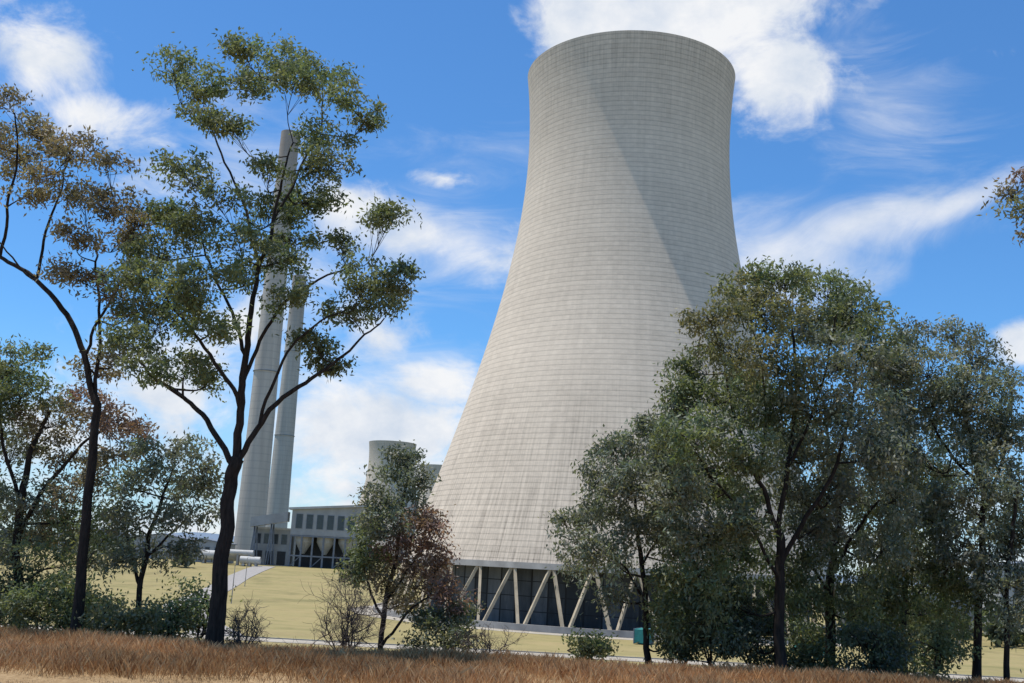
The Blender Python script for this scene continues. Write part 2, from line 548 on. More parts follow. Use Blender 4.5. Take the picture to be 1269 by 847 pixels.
strip("access_road", [(-42, 164), (-56, 198), (-70, 240), (-82, 305), (-90, 370), (-95, 436)], 8, m_road, 0.16)
v2, f2 = revolve([(rfoot+2.7, 0.03), (rfoot+8, 0.03), (rfoot+8, -0.4)], 96)
o = mesh_obj("pavement", v2, f2, m_pave, loc=(28.9, 268.4, GZ)); o["kind"] = "structure"

# ---------------------------------------------------------------- plant buildings
def window(parent, x0, x1, z0, z1, y):
    b = Builder(); b.box(x0, x1, y-0.06, y+0.2, z0, z1)
    w = b.make("window", m_glass, parent)
    b = Builder(); t = 0.18
    b.box(x0-t, x0-0.003, y-0.12, y+0.1, z0-t, z1+t); b.box(x1+0.003, x1+t, y-0.12, y+0.1, z0-t, z1+t)
    b.box(x0, x1, y-0.12, y+0.1, z1+0.003, z1+t); b.box(x0, x1, y-0.12, y+0.1, z0-t, z0-0.003)
    b.make("frame", m_steel, w)

def plant():
    x0, y0 = -89.0, 450.0
    gz = float(terr(x0, y0))
    e = root("coal_bunker_building", (x0, y0, gz), "grey clad plant building with tall windows over open hopper bays", "industrial building")
    b = Builder()
    b.prism([(0, 13.2), (33, 13.2), (33, 26.4), (0, 23.6)], 0, 16)
    b.make("wall", m_clad, e)
    b = Builder()
    b.prism([(-1.4, 23.5), (34, 26.5), (34, 27.4), (-1.4, 24.4)], -1.2, 17)
    b.make("roof", m_clad2, e)
    for k in range(7):
        window(e, 2.0+k*4.4, 4.6+k*4.4, 16.0, 21.8, 0)
    b = Builder()
    for k in range(8):
        for yy in (0.4, 15.6):
            b.beam((0.4+k*4.6, yy, 0), (0.4+k*4.6, yy, 13.2), 0.7)
    for zz in (4.6, 12.8):
        b.beam((0, 0.2, zz), (33, 0.2, zz), 0.6)
    for k in range(7):
        if k % 2 == 0:
            b.beam((0.4+k*4.6, 0.3, 0), (5.0+k*4.6, 0.3, 4.6), 0.3)
    b.make("frame", m_steel, e)
    for k in range(3):
        b = Builder()
        cx = 5.0+k*9.2
        b.cyl((cx, 5.2), 0.8, 3.7, 5.5, 10.5, 20)
        b.cyl((cx, 5.2), 3.7, 3.7, 10.5, 12.9, 20)
        b.make("hopper", m_clad2, e)
    b = Builder(); b.box(0.8, 32.4, 10, 15, 0, 13.1); b.make("bay_shade_box", m_dark, e)  # near-black box, paints the shade deep inside the open hopper bays
    c = root("conveyor_gallery", (-89, 446, gz), "inclined grey conveyor gallery on steel trestles", "conveyor")
    b = Builder()
    b.prism([(-17, 15.5), (-1.6, 18.5), (-1.6, 22.5), (-17, 19.5)], 3, 8)
    b.make("gallery", m_clad, c)
    for xx, top in ((-15, 15.8), (-8, 17.2)):
        b = Builder()
        for yy in (3.3, 7.7):
            b.beam((xx-1.2, yy, 0), (xx, yy, top), 0.45)
            b.beam((xx+1.2, yy, 0), (xx, yy, top), 0.45)
        b.beam((xx-.7, 3.3, 6), (xx+.7, 3.3, 6), 0.3)
        b.make("trestle", m_steel, c)
    w = root("industrial_building", (-106, 456, gz), "grey boiler annex with dark bays beside the chimney", "building")
    b = Builder(); b.box(0, 16, 0, 14, 0, 15); b.make("wall", m_clad, w)
    b = Builder(); b.box(-0.5, 16.5, -0.5, 14.5, 15.003, 15.8); b.make("roof", m_clad2, w)
    for k in range(4):
        window(w, 1.2+k*3.7, 3.4+k*3.7, 9, 13, 0)
    for k in range(3):
        b = Builder(); b.box(1.0+k*5, 4.6+k*5, -0.1, 0.2, 0.3, 6); b.make("door", m_dark, w)
plant()

def shed(x, y, w, dpt, h, mat, label, ridge=2.5, nwin=4, doors=1):
    gz = float(terr(x, y))
    e = root("industrial_building", (x, y, gz-0.2), label, "building")
    b = Builder(); b.prism([(0, 0), (w, 0), (w, h), (w/2, h+ridge), (0, h)], 0, dpt); b.make("wall", mat, e)
    b = Builder()
    q = ridge*0.6/(w/2)
    b.prism([(-0.6, h+0.05-q), (w/2, h+ridge+0.05), (w+0.6, h+0.05-q), (w+0.6, h+0.4-q), (w/2, h+ridge+0.4), (-0.6, h+0.4-q)], -0.5, dpt+0.5)
    b.make("roof", m_steel, e)
    sp = w/(nwin+1)
    for k in range(nwin):
        xc = sp*(k+1)
        window(e, xc-sp*0.22, xc+sp*0.22, h*0.55, h*0.8, 0)
    if doors:
        b = Builder(); b.box(w*0.1, w*0.1+4, -0.08, 0.2, 0.2, min(4.4, h*0.5)); b.make("door", m_dark, e)
    return e
shed(-134, 446, 20, 14, 8, m_clad, "low grey clad shed beside the chimney foot", 1.5, 4)
shed(-160, 470, 22, 16, 9, m_clad, "long low grey industrial shed behind gum trees", 2, 5)
shed(-215, 520, 34, 16, 10, m_clad2, "long pale industrial shed behind roadside trees", 2, 6)
shed(154, 330, 34, 20, 20, m_clad2, "tall pale industrial building seen through gum trees", 2, 5)
shed(112, 300, 22, 14, 9, m_clad, "grey low workshop beyond the cooling tower", 1.5, 4)

def duct(x, y, r, L, zc, label):
    e = root("flue_duct", (x, y, float(terr(x, y))), label, "duct", "pale ducts at the chimney foot")
    b = Builder(); b.cyl((0, zc), r, r, 0, L, 24, 'x'); b.make("pipe", m_clad2, e)
    for xx in np.linspace(1.5, L-1.5, 3):
        b = Builder(); b.box(xx-0.4, xx+0.4, -r*0.9, r*0.9, 0, zc-r*0.6); b.make("saddle", m_conc2, e)
duct(-122, 438, 1.9, 19, 3.4, "long pale cylindrical flue duct on concrete saddles")
duct(-112, 434, 1.2, 12, 5.0, "slim pale flue duct raised on concrete piers")
duct(-104, 430, 1.5, 8, 2.4, "short pale duct section on low saddles")

def container(x, y, rot, label, mat):
    e = root("shipping_container", (x, y, float(terr(x, y))+0.1), label, "container")
    e.rotation_euler = (0, 0, rot)
    b = Builder()
    b.box(0.1, 5.96, 0.1, 2.3, 0.15, 2.5)
    for k in range(18):
        b.box(0.25+k*0.31, 0.38+k*0.31, 0.05, 2.35, 0.3, 2.4)
    b.make("body", mat, e)
    b = Builder()
    for xx in (0, 5.9):
        for yy in (0, 2.25):
            b.box(xx, xx+0.16, yy, yy+0.16, 0, 2.6)
    b.box(0.16, 5.9, 0, 0.1, 2.45, 2.6); b.box(0.16, 5.9, 2.3, 2.4, 2.45, 2.6)
    b.box(0.16, 5.9, 0, 0.1, 0, 0.15); b.box(0.16, 5.9, 2.3, 2.4, 0, 0.15)
    b.make("frame", m_steel, e)
    b = Builder(); b.box(6.063, 6.1, 0.2, 1.17, 0.2, 2.4); b.box(6.063, 6.1, 1.2, 2.2, 0.2, 2.4)
    b.make("door", mat, e)
container(51.5, 186, 0.05, "turquoise ribbed steel container behind the trees", m_teal)
container(26.5, 192, 1.2, "turquoise steel container near the cooling tower", m_teal)

def lamp(x, y, h, label):
    e = root("street_lamp", (x, y, float(terr(x, y))), label, "street lamp", "street lamps on the plant road")
    b = Builder(); b.cyl((0, 0), 0.14, 0.08, 0, h, 10); b.beam((0, 0, h-0.05), (1.6, 0, h+0.3), 0.08); b.make("post", m_conc2, e)
    b = Builder(); b.box(1.4, 2.2, -0.15, 0.15, h+0.2, h+0.36); b.make("lamp_head", m_white, e)
for (x, y) in ((82, 192), (-64, 260), (-80, 340), (118, 192)):
    lamp(x, y, 9, "thin grey street lamp beside the plant road")

# ---------------------------------------------------------------- distant hills
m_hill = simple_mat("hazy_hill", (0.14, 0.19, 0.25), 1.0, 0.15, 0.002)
xx = np.linspace(-6500, 6500, 240)
hh = 70+45*np.sin(xx/900.0+1.0)+30*np.sin(xx/370.0)+14*np.sin(xx/130.0+2)
hh = np.maximum(hh, 15)
hv = []; hf = []
for j, (yy, s) in enumerate(((5200, -0.2), (5600, 0.6), (6000, 1.0), (6600, 0.5))):
    for k in range(240):
        hv.append((xx[k], yy+80*math.sin(k*0.7), hh[k]*s))
for j in range(3):
    for k in range(239):
        hf.append((j*240+k, j*240+k+1, (j+1)*240+k+1, (j+1)*240+k))
o = mesh_obj("hills", hv, hf, m_hill, smooth=True); o["kind"] = "structure"

# ---------------------------------------------------------------- leaves / bark
m_leaf = bpy.data.materials.new("gum_leaves")
m_leaf.use_nodes = True
nt = m_leaf.node_tree; nt.nodes.clear()
out = nt.nodes.new("ShaderNodeOutputMaterial")
df = nt.nodes.new("ShaderNodeBsdfDiffuse")
gl = nt.nodes.new("ShaderNodeBsdfGlossy"); gl.inputs['Roughness'].default_value = 0.6
gl.inputs[0].default_value = (0.9, 0.95, 1.0, 1)
tr = nt.nodes.new("ShaderNodeBsdfTranslucent")
mx = nt.nodes.new("ShaderNodeMixShader"); mx.inputs[0].default_value = 0.38
mg = nt.nodes.new("ShaderNodeMixShader"); mg.inputs[0].default_value = 0.04
at = nt.nodes.new("ShaderNodeAttribute"); at.attribute_name = "leaf_color"
nt.links.new(at.outputs['Color'], df.inputs[0])
nt.links.new(mixc(nt, 1.0, at.outputs['Color'], (1.55, 1.6, 0.95), 'MULTIPLY'), tr.inputs[0])
nt.links.new(df.outputs[0], mx.inputs[1]); nt.links.new(tr.outputs[0], mx.inputs[2])
nt.links.new(mx.outputs[0], mg.inputs[1]); nt.links.new(gl.outputs[0], mg.inputs[2])
nt.links.new(mg.outputs[0], out.inputs[0])

m_bark, nt, bs, out = new_mat("dark_bark")
oc = texco(nt)
n1 = noise(nt, mapping(nt, oc, (14, 14, 2.5)), 1, 7, 0.7)
nt.links.new(ramp(nt, n1, [(0.3, (0.010, 0.008, 0.007)), (0.72, (0.055, 0.044, 0.037))]), bs.inputs['Base Color'])
bs.inputs['Roughness'].default_value = 0.95
bs.inputs['Specular IOR Level'].default_value = 0.2
bump(nt, bs, n1, 0.8, 0.03)
m_bark2, nt, bs, out = new_mat("grey_bark")
oc = texco(nt)
n1 = noise(nt, mapping(nt, oc, (10, 10, 2.0)), 1, 7, 0.7)
nt.links.new(ramp(nt, n1, [(0.3, (0.045, 0.036, 0.032)), (0.7, (0.13, 0.105, 0.09))]), bs.inputs['Base Color'])
bs.inputs['Roughness'].default_value = 0.95
bump(nt, bs, n1, 0.6, 0.02)

HUES = {
    'g': (0.124, 0.148, 0.070), 'd': (0.086, 0.102, 0.058), 'o': (0.160, 0.160, 0.076),
    'r': (0.170, 0.108, 0.082), 'b': (0.155, 0.132, 0.082), 's': (0.142, 0.158, 0.112),
}

class Tubes:
    def __init__(s):
        s.v = []; s.f = []; s.n = 0
    def add(s, P, R, sides):
        P = np.asarray(P, float); R = np.asarray(R, float)
        T = np.gradient(P, axis=0); T /= (np.linalg.norm(T, axis=1)[:, None]+1e-9)
        ref = np.where(np.abs(T[:, 1:2]) < 0.9, np.array([[0, 1, 0]]), np.array([[1, 0, 0]]))
        A = np.cross(T, ref); A /= (np.linalg.norm(A, axis=1)[:, None]+1e-9)
        B = np.cross(T, A)
        ang = np.arange(sides)*2*np.pi/sides
        ring = P[:, None, :]+R[:, None, None]*(np.cos(ang)[None, :, None]*A[:, None, :]+np.sin(ang)[None, :, None]*B[:, None, :])
        n = len(P)
        s.v.append(ring.reshape(-1, 3))
        i = s.n+(np.arange(n-1)[:, None]*sides)
        k = np.arange(sides)[None, :]; k2 = (k+1) % sides
        s.f.append(np.stack([i+k, i+k2, i+sides+k2, i+sides+k], -1).reshape(-1, 4))
        s.n += n*sides

def smooth_path(P, n):
    P = np.asarray(P, float)
    if len(P) < 3:
        t = np.linspace(0, 1, n)[:, None]
        return P[0]*(1-t)+P[-1]*t
    Q = np.vstack([2*P[0]-P[1], P, 2*P[-1]-P[-2]])
    m = len(P)-1
    outp = []
    for t in np.linspace(0, m-1e-6, n):
        k = int(t); u = t-k
        p0, p1, p2, p3 = Q[k:k+4]
        outp.append(0.5*((2*p1)+(-p0+p2)*u+(2*p0-5*p1+4*p2-p3)*u*u+(-p0+3*p1-3*p2+p3)*u**3))
    return np.array(outp)

def leaf_mesh(C, Cc, rng, L, W, droop):
    n = len(C)
    ax = rng.normal(size=(n, 3))*0.62
    ax[:, 2] -= droop
    ax /= np.linalg.norm(ax, axis=1)[:, None]+1e-9
    sd_ = np.cross(ax, rng.normal(size=(n, 3)))
    sd_ /= np.linalg.norm(sd_, axis=1)[:, None]+1e-9
    l = L*rng.uniform(0.65, 1.3, n)[:, None]; w = W*rng.uniform(0.7, 1.25, n)[:, None]
    v = np.stack([C, C+ax*l*0.42+sd_*w/2, C+ax*l, C+ax*l*0.42-sd_*w/2], 1).reshape(-1, 3)
    f = np.arange(4*n).reshape(n, 4)
    col = np.repeat(Cc, 4, axis=0)
    col = np.concatenate([col, np.ones((len(col), 1))], 1)
    return v, f, col

def tree(name, label, category, dist, paths, clumps, hue='g', seed=1, dens=1.0, spread=1.6, leafL=0.16, leafW=0.060,
         droop=0.3, bark=None, sub=15, lpc=52, sig=0.15, group=None, thick=0.74, grow=1.05, hang=0.0):
    rng = np.random.default_rng(seed)
    px = dist/1270.0
    bx, bz = survey(paths[0][0][0], paths[0][0][1], dist)
    gz = float(terr(bx, dist))
    base = np.array([bx, dist, gz])
    e = root(name, tuple(base), label, category, group)
    tb = Tubes()
    S = []; SRr = []
    for pi, path in enumerate(paths):
        pts = []
        rad = []
        dep0 = 0.0
        if pi > 0:
            x0, z0 = survey(path[0][0], path[0][1], dist)
            A = np.concatenate(S)
            k = np.argmin((A[:, 0]-x0)**2+(A[:, 2]-z0)**2)
            dep0 = A[k, 1]-dist
        dep1 = rng.uniform(-spread, spread)*(0.8 if pi else 0.12)
        m = len(path)
        for k, p in enumerate(path):
            x, z = survey(p[0], p[1], dist)
            t = k/(m-1)
            dy = dep0+(dep1-dep0)*t if pi else dep1*t
            pts.append([x, dist+dy, z]); rad.append(p[2]*px*thick)
        pts = np.array(pts)
        sc = pts[:, 1:2]/dist
        pts[:, 0:1] *= sc; pts[:, 2:3] = (pts[:, 2:3]-EYE)*sc+EYE
        if pi == 0:
            pts[0, 2] = min(pts[0, 2], gz)-0.25
        n = max(8, (m-1)*6)
        P = smooth_path(pts, n)
        jit = rng.normal(size=(n, 3))
        jit = (jit+np.roll(jit, 1, 0)+np.roll(jit, -1, 0))/3*0.05
        jit[0] = 0
        P = P+jit
        R = np.interp(np.linspace(0, m-1, n), np.arange(m), rad)
        if pi == 0:
            R[:3] *= np.array([1.45, 1.2, 1.06])
        else:
            R = R*0.88
        tb.add(P, R, 10 if pi == 0 else 7)
        S.append(P); SRr.append(R)
    C3 = []
    for c in clumps:
        dy = rng.uniform(-spread, spread)
        x, z = survey(c[0], c[1], dist)
        s = (dist+dy)/dist
        C3.append(np.array([x*s, dist+dy, (z-EYE)*s+EYE]))
    A0 = np.concatenate(S)
    order = np.argsort([np.min(np.linalg.norm(A0-c, axis=1)) for c in C3])
    LC = []; LK = []
    for oi in order:
        c = C3[oi]; spec = clumps[oi]
        rx, rz = spec[2]*px*grow, spec[3]*px*grow
        hu = HUES[spec[4]] if len(spec) > 4 else HUES[hue]
        A = np.concatenate(S); RR = np.concatenate(SRr)
        d = np.linalg.norm(A-c, axis=1)
        cost = d+0.9*np.maximum(0, A[:, 2]-c[2]+0.25)+0.35*(RR < 0.02)
        k = int(np.argmin(cost))
        s0 = A[k]; L = d[k]
        tgt = c+np.array([0, 0, -rz*0.3])
        mid = s0+(tgt-s0)*0.5+np.array([0, 0, -0.10*L])+rng.normal(size=3)*0.10*L
        P = smooth_path([s0, mid, tgt], 9)
        r0 = min(RR[k]*0.7, 0.014+0.010*L+0.012)
        R = np.linspace(max(r0, 0.012), 0.009, 9)
        tb.add(P, R, 5)
        S.append(P[2:]); SRr.append(R[2:])
        ns = max(4, int(sub*dens*(0.65+0.7*rng.random())*math.sqrt(rx*rz/0.5)))
        ctone = rng.uniform(0.82, 1.22)
        for j in range(ns):
            q = rng.normal(size=3); q /= np.linalg.norm(q)
            q *= rng.uniform(0.2, 1.0)**0.55
            q[2] += 0.08
            sc_ = c+q*np.array([rx, (rx+rz)*0.5, rz])
            a = P[rng.integers(4, 9)]
            tm = (a+sc_)/2+rng.normal(size=3)*0.06+np.array([0, 0, 0.04])
            tb.add(np.array([a, tm, sc_]), [0.008, 0.006, 0.0035], 3)
            nl_ = int(lpc*rng.uniform(0.5, 1.4))
            off = rng.normal(size=(nl_, 3))*sig*rng.uniform(0.7, 1.3)*np.array([1.2, 1.2, 0.75])
            if hang and rng.random() < hang:
                off[:, 0:2] *= 0.7
                off[:, 2] = -np.abs(rng.normal(size=nl_))*sig*3.2+0.05
            LC.append(sc_+off)
            tone = rng.uniform(0.78, 1.28)*ctone
            warm = rng.uniform(0.9, 1.15)
            col = np.array([hu[0]*warm, hu[1], hu[2]])*tone
            LK.append(col[None, :]*rng.uniform(0.78, 1.28, (nl_, 1)))
    v = np.concatenate(tb.v)-base; f = np.concatenate(tb.f)
    mesh_obj("trunk", v, f, bark or m_bark, e, smooth=True)
    C = np.concatenate(LC)-base; K = np.concatenate(LK)
    v, f, col = leaf_mesh(C, K, rng, leafL, leafW, droop)
    mesh_obj("crown", v, f, m_leaf, e, color=col)
    return e

# --- the big gum with forked trunk
tree("eucalyptus_tree", "tall gum tree with leaning dark forked trunk and open crown", "tree", 27.5,
 [[(264,800,15),(271,735,13),(280,660,11.5),(287,600,11),(292,568,11)],
  [(291,575,8.5),(298,500,7),(303,440,6),(312,380,5),(322,330,4),(336,280,3.2),(350,225,2.4),(362,175,1.5)],
  [(293,578,6),(322,525,5),(362,485,4.2),(400,458,3.2),(440,425,2.2),(478,395,1.3)],
  [(290,578,6),(258,525,5),(228,495,4),(192,468,3),(165,442,1.8)],
  [(300,478,4),(325,415,3.3),(357,372,2.8),(402,342,2),(440,325,1.3)],
  [(304,440,4),(288,390,3),(266,340,2.5),(250,290,1.7)],
  [(322,330,3.2),(302,255,2.5),(272,185,2),(252,130,1.3)],
  [(336,280,3),(372,212,2.5),(398,155,1.9),(398,105,1.2)],
  [(297,505,4.5),(270,452,3.5),(232,402,2.6),(192,352,1.7)],
  [(322,525,3.5),(350,450,2.6),(385,410,2),(430,385,1.3)],
 ],
 [(215,85,26,24),(252,106,30,24),(248,142,32,15),(350,72,44,24),(388,98,48,26),(318,108,32,24),(430,118,38,26),(458,150,22,22),
  (408,168,38,22),(288,158,28,14),(222,205,32,16),(262,236,48,22),(335,212,24,16),(402,205,42,20),(385,245,38,22),(342,266,38,24),
  (235,282,38,22),(200,312,46,26),(292,300,42,24),(345,320,40,20),(250,340,46,22),(172,345,36,22),(482,272,24,18),(452,342,50,27),
  (496,350,26,24),(436,388,40,18),(472,380,36,20),(352,368,38,20),(200,390,54,26),(262,402,40,20),(162,420,36,24),(392,425,32,14),
  (180,462,32,16),(232,452,36,18),(405,452,26,10),(262,472,28,13),(300,60,22,13),(205,265,26,16),(425,300,24,11),(310,345,30,17),
  (225,362,38,20),(370,300,30,15),(365,100,26,18)],
 hue='g', seed=11, spread=2.2, sub=19, lpc=70, grow=1.04, sig=0.135, leafL=0.145, leafW=0.058)

tree("eucalyptus_tree", "tall thin gum bending sideways with sparse brownish crown", "tree", 29.5,
 [[(92,805,10),(102,700,8.2),(112,600,7.5),(118,520,6.8),(117,490,6.2)],
  [(117,495,6.2),(106,440,5.7),(80,385,5.2),(45,347,4.3),(0,318,3.8),(-40,290,3)],
  [(118,500,4.2),(124,420,3),(120,340,2.4),(116,300,1.5)],
  [(106,440,3.2),(132,382,2.5),(158,330,2),(168,270,1.3)],
  [(45,347,3.2),(60,280,2.5),(78,225,1.8),(85,185,1.2)],
  [(0,318,3.4),(12,250,2.6),(22,195,2),(18,140,1.3)],
  [(60,362,2.5),(22,330,1.8),(-10,290,1.2)]],
 [(12,128,26,15),(48,160,34,16),(20,200,36,20),(92,188,40,20),(134,205,26,18),(142,250,34,22),(105,245,30,16),(62,218,30,12),
  (92,292,28,16),(152,300,32,22),(35,240,30,10),(130,352,30,18),(86,338,24,12),(158,388,28,16),(120,455,28,16),(-10,170,30,25),
  (170,340,22,20),(60,185,25,12),(175,275,20,16),(150,440,24,16)],
 hue='b', seed=5, spread=1.8, sub=17, lpc=48)

tree("eucalyptus_tree", "dark gum with dense brownish green spreading crown", "tree", 33,
 [[(18,800,8.5),(24,740,7.5),(20,680,6.5),(28,620,6),(38,560,4.5),(60,510,3)],
  [(24,660,4.5),(60,600,3.6),(105,550,2.7),(150,520,1.8)],
  [(26,620,4),(5,560,3),(0,500,2.2)]],
 [(20,440,36,20,'g'),(30,482,44,22,'g'),(62,520,54,28,'b'),(112,500,45,22,'r'),(150,520,40,22,'r'),(168,545,24,18,'r'),(18,555,40,28,'s'),(80,565,52,28,'b'),
  (140,565,30,14,'b'),(28,618,44,26,'s'),(62,650,48,30,'b'),(18,680,38,28,'s'),(94,640,38,26,'g'),(-20,500,40,40,'g'),(-15,620,40,40,'g'),(5,470,30,24,'o'),
  (105,690,36,24,'s'),(50,700,40,26,'g'),(100,600,36,24,'b'),(130,660,30,22,'g'),(20,735,40,22,'g'),(85,735,40,22,'g')],
 hue='g', seed=21, spread=2.2, sub=20, lpc=54, hang=0.2)
tree("eucalyptus_tree", "small slender gum with light feathery crown", "tree", 31,
 [[(176,800,5.5),(175,735,4.5),(184,670,3.8),(198,622,2.8),(214,580,1.7)],
  [(175,730,3.5),(160,680,2.5),(152,640,1.7)], [(182,690,2.6),(215,660,2),(240,635,1.3)]],
 [(222,553,36,15),(248,574,28,15),(192,568,32,17),(160,598,32,18),(232,608,38,16),(255,600,22,12),(202,640,38,16),(165,652,32,16),
  (240,640,30,14),(148,632,26,16),(185,690,28,14),(150,690,26,18),(205,590,30,16),(225,680,24,14)],
 hue='s', seed=33, spread=1.3, sub=17, lpc=46)
tree("eucalyptus_tree", "small multi-stemmed tree with green top and reddish lower leaves", "tree", 34,
 [[(473,812,4.5),(478,745,3.8),(490,685,3.2),(500,625,2.5),(505,580,1.6)],
  [(476,770,2.8),(456,720,2),(446,670,1.5)], [(478,745,2.8),(512,700,2),(532,665,1.5)],
  [(474,800,2.8),(505,760,2.4),(535,735,1.6)]],
 [(502,566,24,12,'s'),(490,590,24,16,'s'),(518,592,18,16,'s'),(472,618,26,20,'s'),(500,626,34,20,'s'),(455,652,22,18),(455,688,24,24),(517,658,32,24,'r'),
  (540,692,24,24,'r'),(492,682,32,26,'r'),(474,712,26,20,'b'),(528,718,34,24,'r'),(556,738,26,20,'r'),(500,742,32,18,'b'),(440,708,18,16,'g'),(532,640,14,12,'r'),
  (572,760,22,14,'d'),(478,650,26,20,'s'),(540,765,26,14,'d')],
 hue='g', seed=41, spread=1.3, sub=21, lpc=52, grow=0.98)

# --- right-hand group
tree("eucalyptus_tree", "large bushy gum with domed grey-green crown and dark trunk", "tree", 30,
 [[(968,842,10),(967,760,8.5),(968,705,8),(965,660,7)],
  [(967,700,5),(998,642,4.2),(1030,590,3.4),(1050,520,2.6),(1062,450,1.7)],
  [(965,665,5),(940,600,4.2),(915,532,3.4),(900,470,2.6),(888,420,1.5)],
  [(965,665,5),(976,580,4.2),(985,500,3.4),(985,420,2.6),(975,372,1.3)],
  [(967,720,3.4),(935,660,2.8),(890,600,2.2),(860,560,1.5)],
  [(976,580,3),(1010,510,2.5),(1030,430,1.8),(1035,390,1.2)],
  [(940,600,3),(950,520,2.3),(940,440,1.7),(930,390,1.2)]],
 [(970,340,46,13,'g'),(922,358,38,17,'o'),(1022,356,46,19,'g'),(1062,380,36,24,'g'),(880,392,34,18,'o'),(950,384,46,22,'o'),(1078,420,30,26,'g'),
  (1002,408,46,24,'s'),(900,428,46,26,'o'),(850,455,34,22,'g'),(942,448,46,26,'o'),(1042,448,46,28,'s'),(1088,465,26,28,'s'),(838,492,26,24,'g'),(882,490,46,28,'g'),
  (950,508,46,28,'g'),(1010,500,46,28,'s'),(1070,512,40,30,'s'),(862,540,46,28,'g'),(922,560,46,28,'g'),(1000,560,44,28,'s'),(1060,562,42,28,'s'),
  (872,600,44,30,'g'),(1095,560,28,28,'s'),(915,620,42,26,'s'),(870,655,40,30,'s'),(905,690,34,28,'g'),(1030,610,34,24,'s'),
  (925,480,40,22,'g'),(980,460,38,20,'g'),(1040,400,36,20,'g'),(830,560,30,30,'s'),(845,610,34,34,'s'),(865,705,34,30,'g'),(985,540,40,24,'s'),(895,735,36,28,'g'),
  (920,650,34,24,'g'),(860,765,34,26,'g'),(905,785,34,24,'d'),(990,610,34,22,'s'),(1010,650,30,22,'s')],
 hue='g', seed=52, spread=2.6, sub=27, lpc=60, droop=0.45, grow=1.12, hang=0.3)
tree("eucalyptus_tree", "slender gum with ragged grey-green foliage and thin dark stem", "tree", 31.5,
 [[(803,840,5.5),(800,765,4.5),(796,700,4),(790,650,3),(784,600,2)],
  [(798,740,2.5),(770,700,1.8),(735,680,1.3)], [(796,700,2.5),(825,650,2),(840,600,1.3)]],
 [(765,560,30,19),(800,548,36,24),(742,592,26,20),(790,600,40,24),(750,632,34,20),(832,622,34,26),(712,668,28,17),(742,682,30,15),
  (790,655,38,22),(830,578,36,26),(720,702,22,12),(842,680,34,30,'s'),(760,735,24,10),(815,540,30,24),(700,645,14,12),(835,520,24,22),(770,700,24,14),
  (850,735,30,30,'g'),(830,710,26,24,'g'),(735,640,26,18),(775,580,30,22),(815,645,30,24),(825,755,28,24,'g'),(835,790,28,20,'g')],
 hue='s', seed=63, spread=1.6, sub=21, lpc=50, droop=0.5, hang=0.2)
tree("eucalyptus_tree", "drooping gum with thick dark trunk and hanging foliage", "tree", 33,
 [[(1030,842,9.5),(1028,765,8),(1032,695,6.5),(1040,630,4.5),(1045,580,2.5)],
  [(1031,710,3.8),(1060,660,3),(1090,620,2)], [(1030,740,3.2),(1000,690,2.5),(985,650,1.5)]],
 [(1040,600,38,28),(1080,620,36,28),(1000,635,32,24),(1050,660,38,26),(1095,670,34,30),(1070,710,38,26,'g'),(1010,690,28,20,'g'),
  (1100,730,34,28,'g'),(1060,755,34,22,'g'),(1110,560,30,30),(1115,510,26,26),(1110,610,30,30),(1000,745,26,18,'g'),(985,705,20,20,'g'),
  (1085,550,34,28),(1110,455,22,22),(1075,790,36,20,'g'),(940,690,24,22,'g'),(995,785,26,16,'g'),(940,740,26,20,'g')],
 hue='s', seed=71, spread=2.0, sub=24, lpc=58, droop=0.75, grow=1.12, hang=0.45)
tree("eucalyptus_tree", "tall gum with grey-green upright crown over several limbs", "tree", 34,
 [[(1210,842,7),(1212,745,6),(1218,660,5.2),(1215,600,4.4),(1204,540,3.5),(1190,470,2.2)],
  [(1217,640,4),(1240,580,3),(1250,510,1.8)], [(1215,600,3.5),(1175,560,2.6),(1145,500,1.8),(1135,450,1.3)]],
 [(1130,416,32,13),(1180,414,38,15),(1220,436,32,20),(1150,456,42,26),(1200,480,42,24),(1245,484,26,24),(1130,510,40,26),(1180,530,40,24),
  (1230,540,36,24),(1258,585,24,26),(1150,580,40,26),(1210,600,36,22),(1150,640,38,26),(1240,640,32,24),(1190,672,34,22),(1105,440,24,22),(1110,480,28,28),
  (1165,490,34,22),(1110,545,30,28),(1255,530,22,22),(1180,620,32,20),(1120,590,34,28),(1130,690,34,26),(1200,560,34,20),(1215,510,32,20),(1180,710,32,20,'g'),(1205,740,26,18,'g')],
 hue='s', seed=83, spread=2.2, sub=22, lpc=56, droop=0.5, grow=1.12, hang=0.35)
tree("eucalyptus_tree", "thin dark-stemmed gum with hanging dull green leaves", "tree", 32,
 [[(1245,842,4.5),(1247,745,4),(1252,670,3.2),(1262,600,2.2)], [(1247,745,2.6),(1230,700,1.8),(1225,670,1.3)]],
 [(1262,610,24,24),(1240,665,28,20),(1272,660,24,24),(1225,690,24,16),(1262,700,24,18),(1285,720,20,20),(1235,720,24,14),(1260,755,22,16)],
 hue='s', seed=91, spread=1.0, sub=19, lpc=48, droop=0.5, hang=0.3)
tree("eucalyptus_tree", "gum with drooping dull green foliage near the grass", "tree", 36,
 [[(1122,842,6),(1120,750,5),(1125,670,4),(1120,600,2.6)], [(1121,760,2.6),(1150,720,1.8),(1165,690,1.3)]],
 [(1112,650,36,30),(1100,700,36,30),(1142,700,34,30),(1092,758,34,30),(1150,752,34,26),(1172,720,28,26),(1130,610,32,26),(1165,650,28,24),(1160,600,30,26),(1115,790,34,22),(1170,785,32,22)],
 hue='g', seed=97, spread=1.6, sub=25, lpc=58, droop=0.75, hang=0.4)
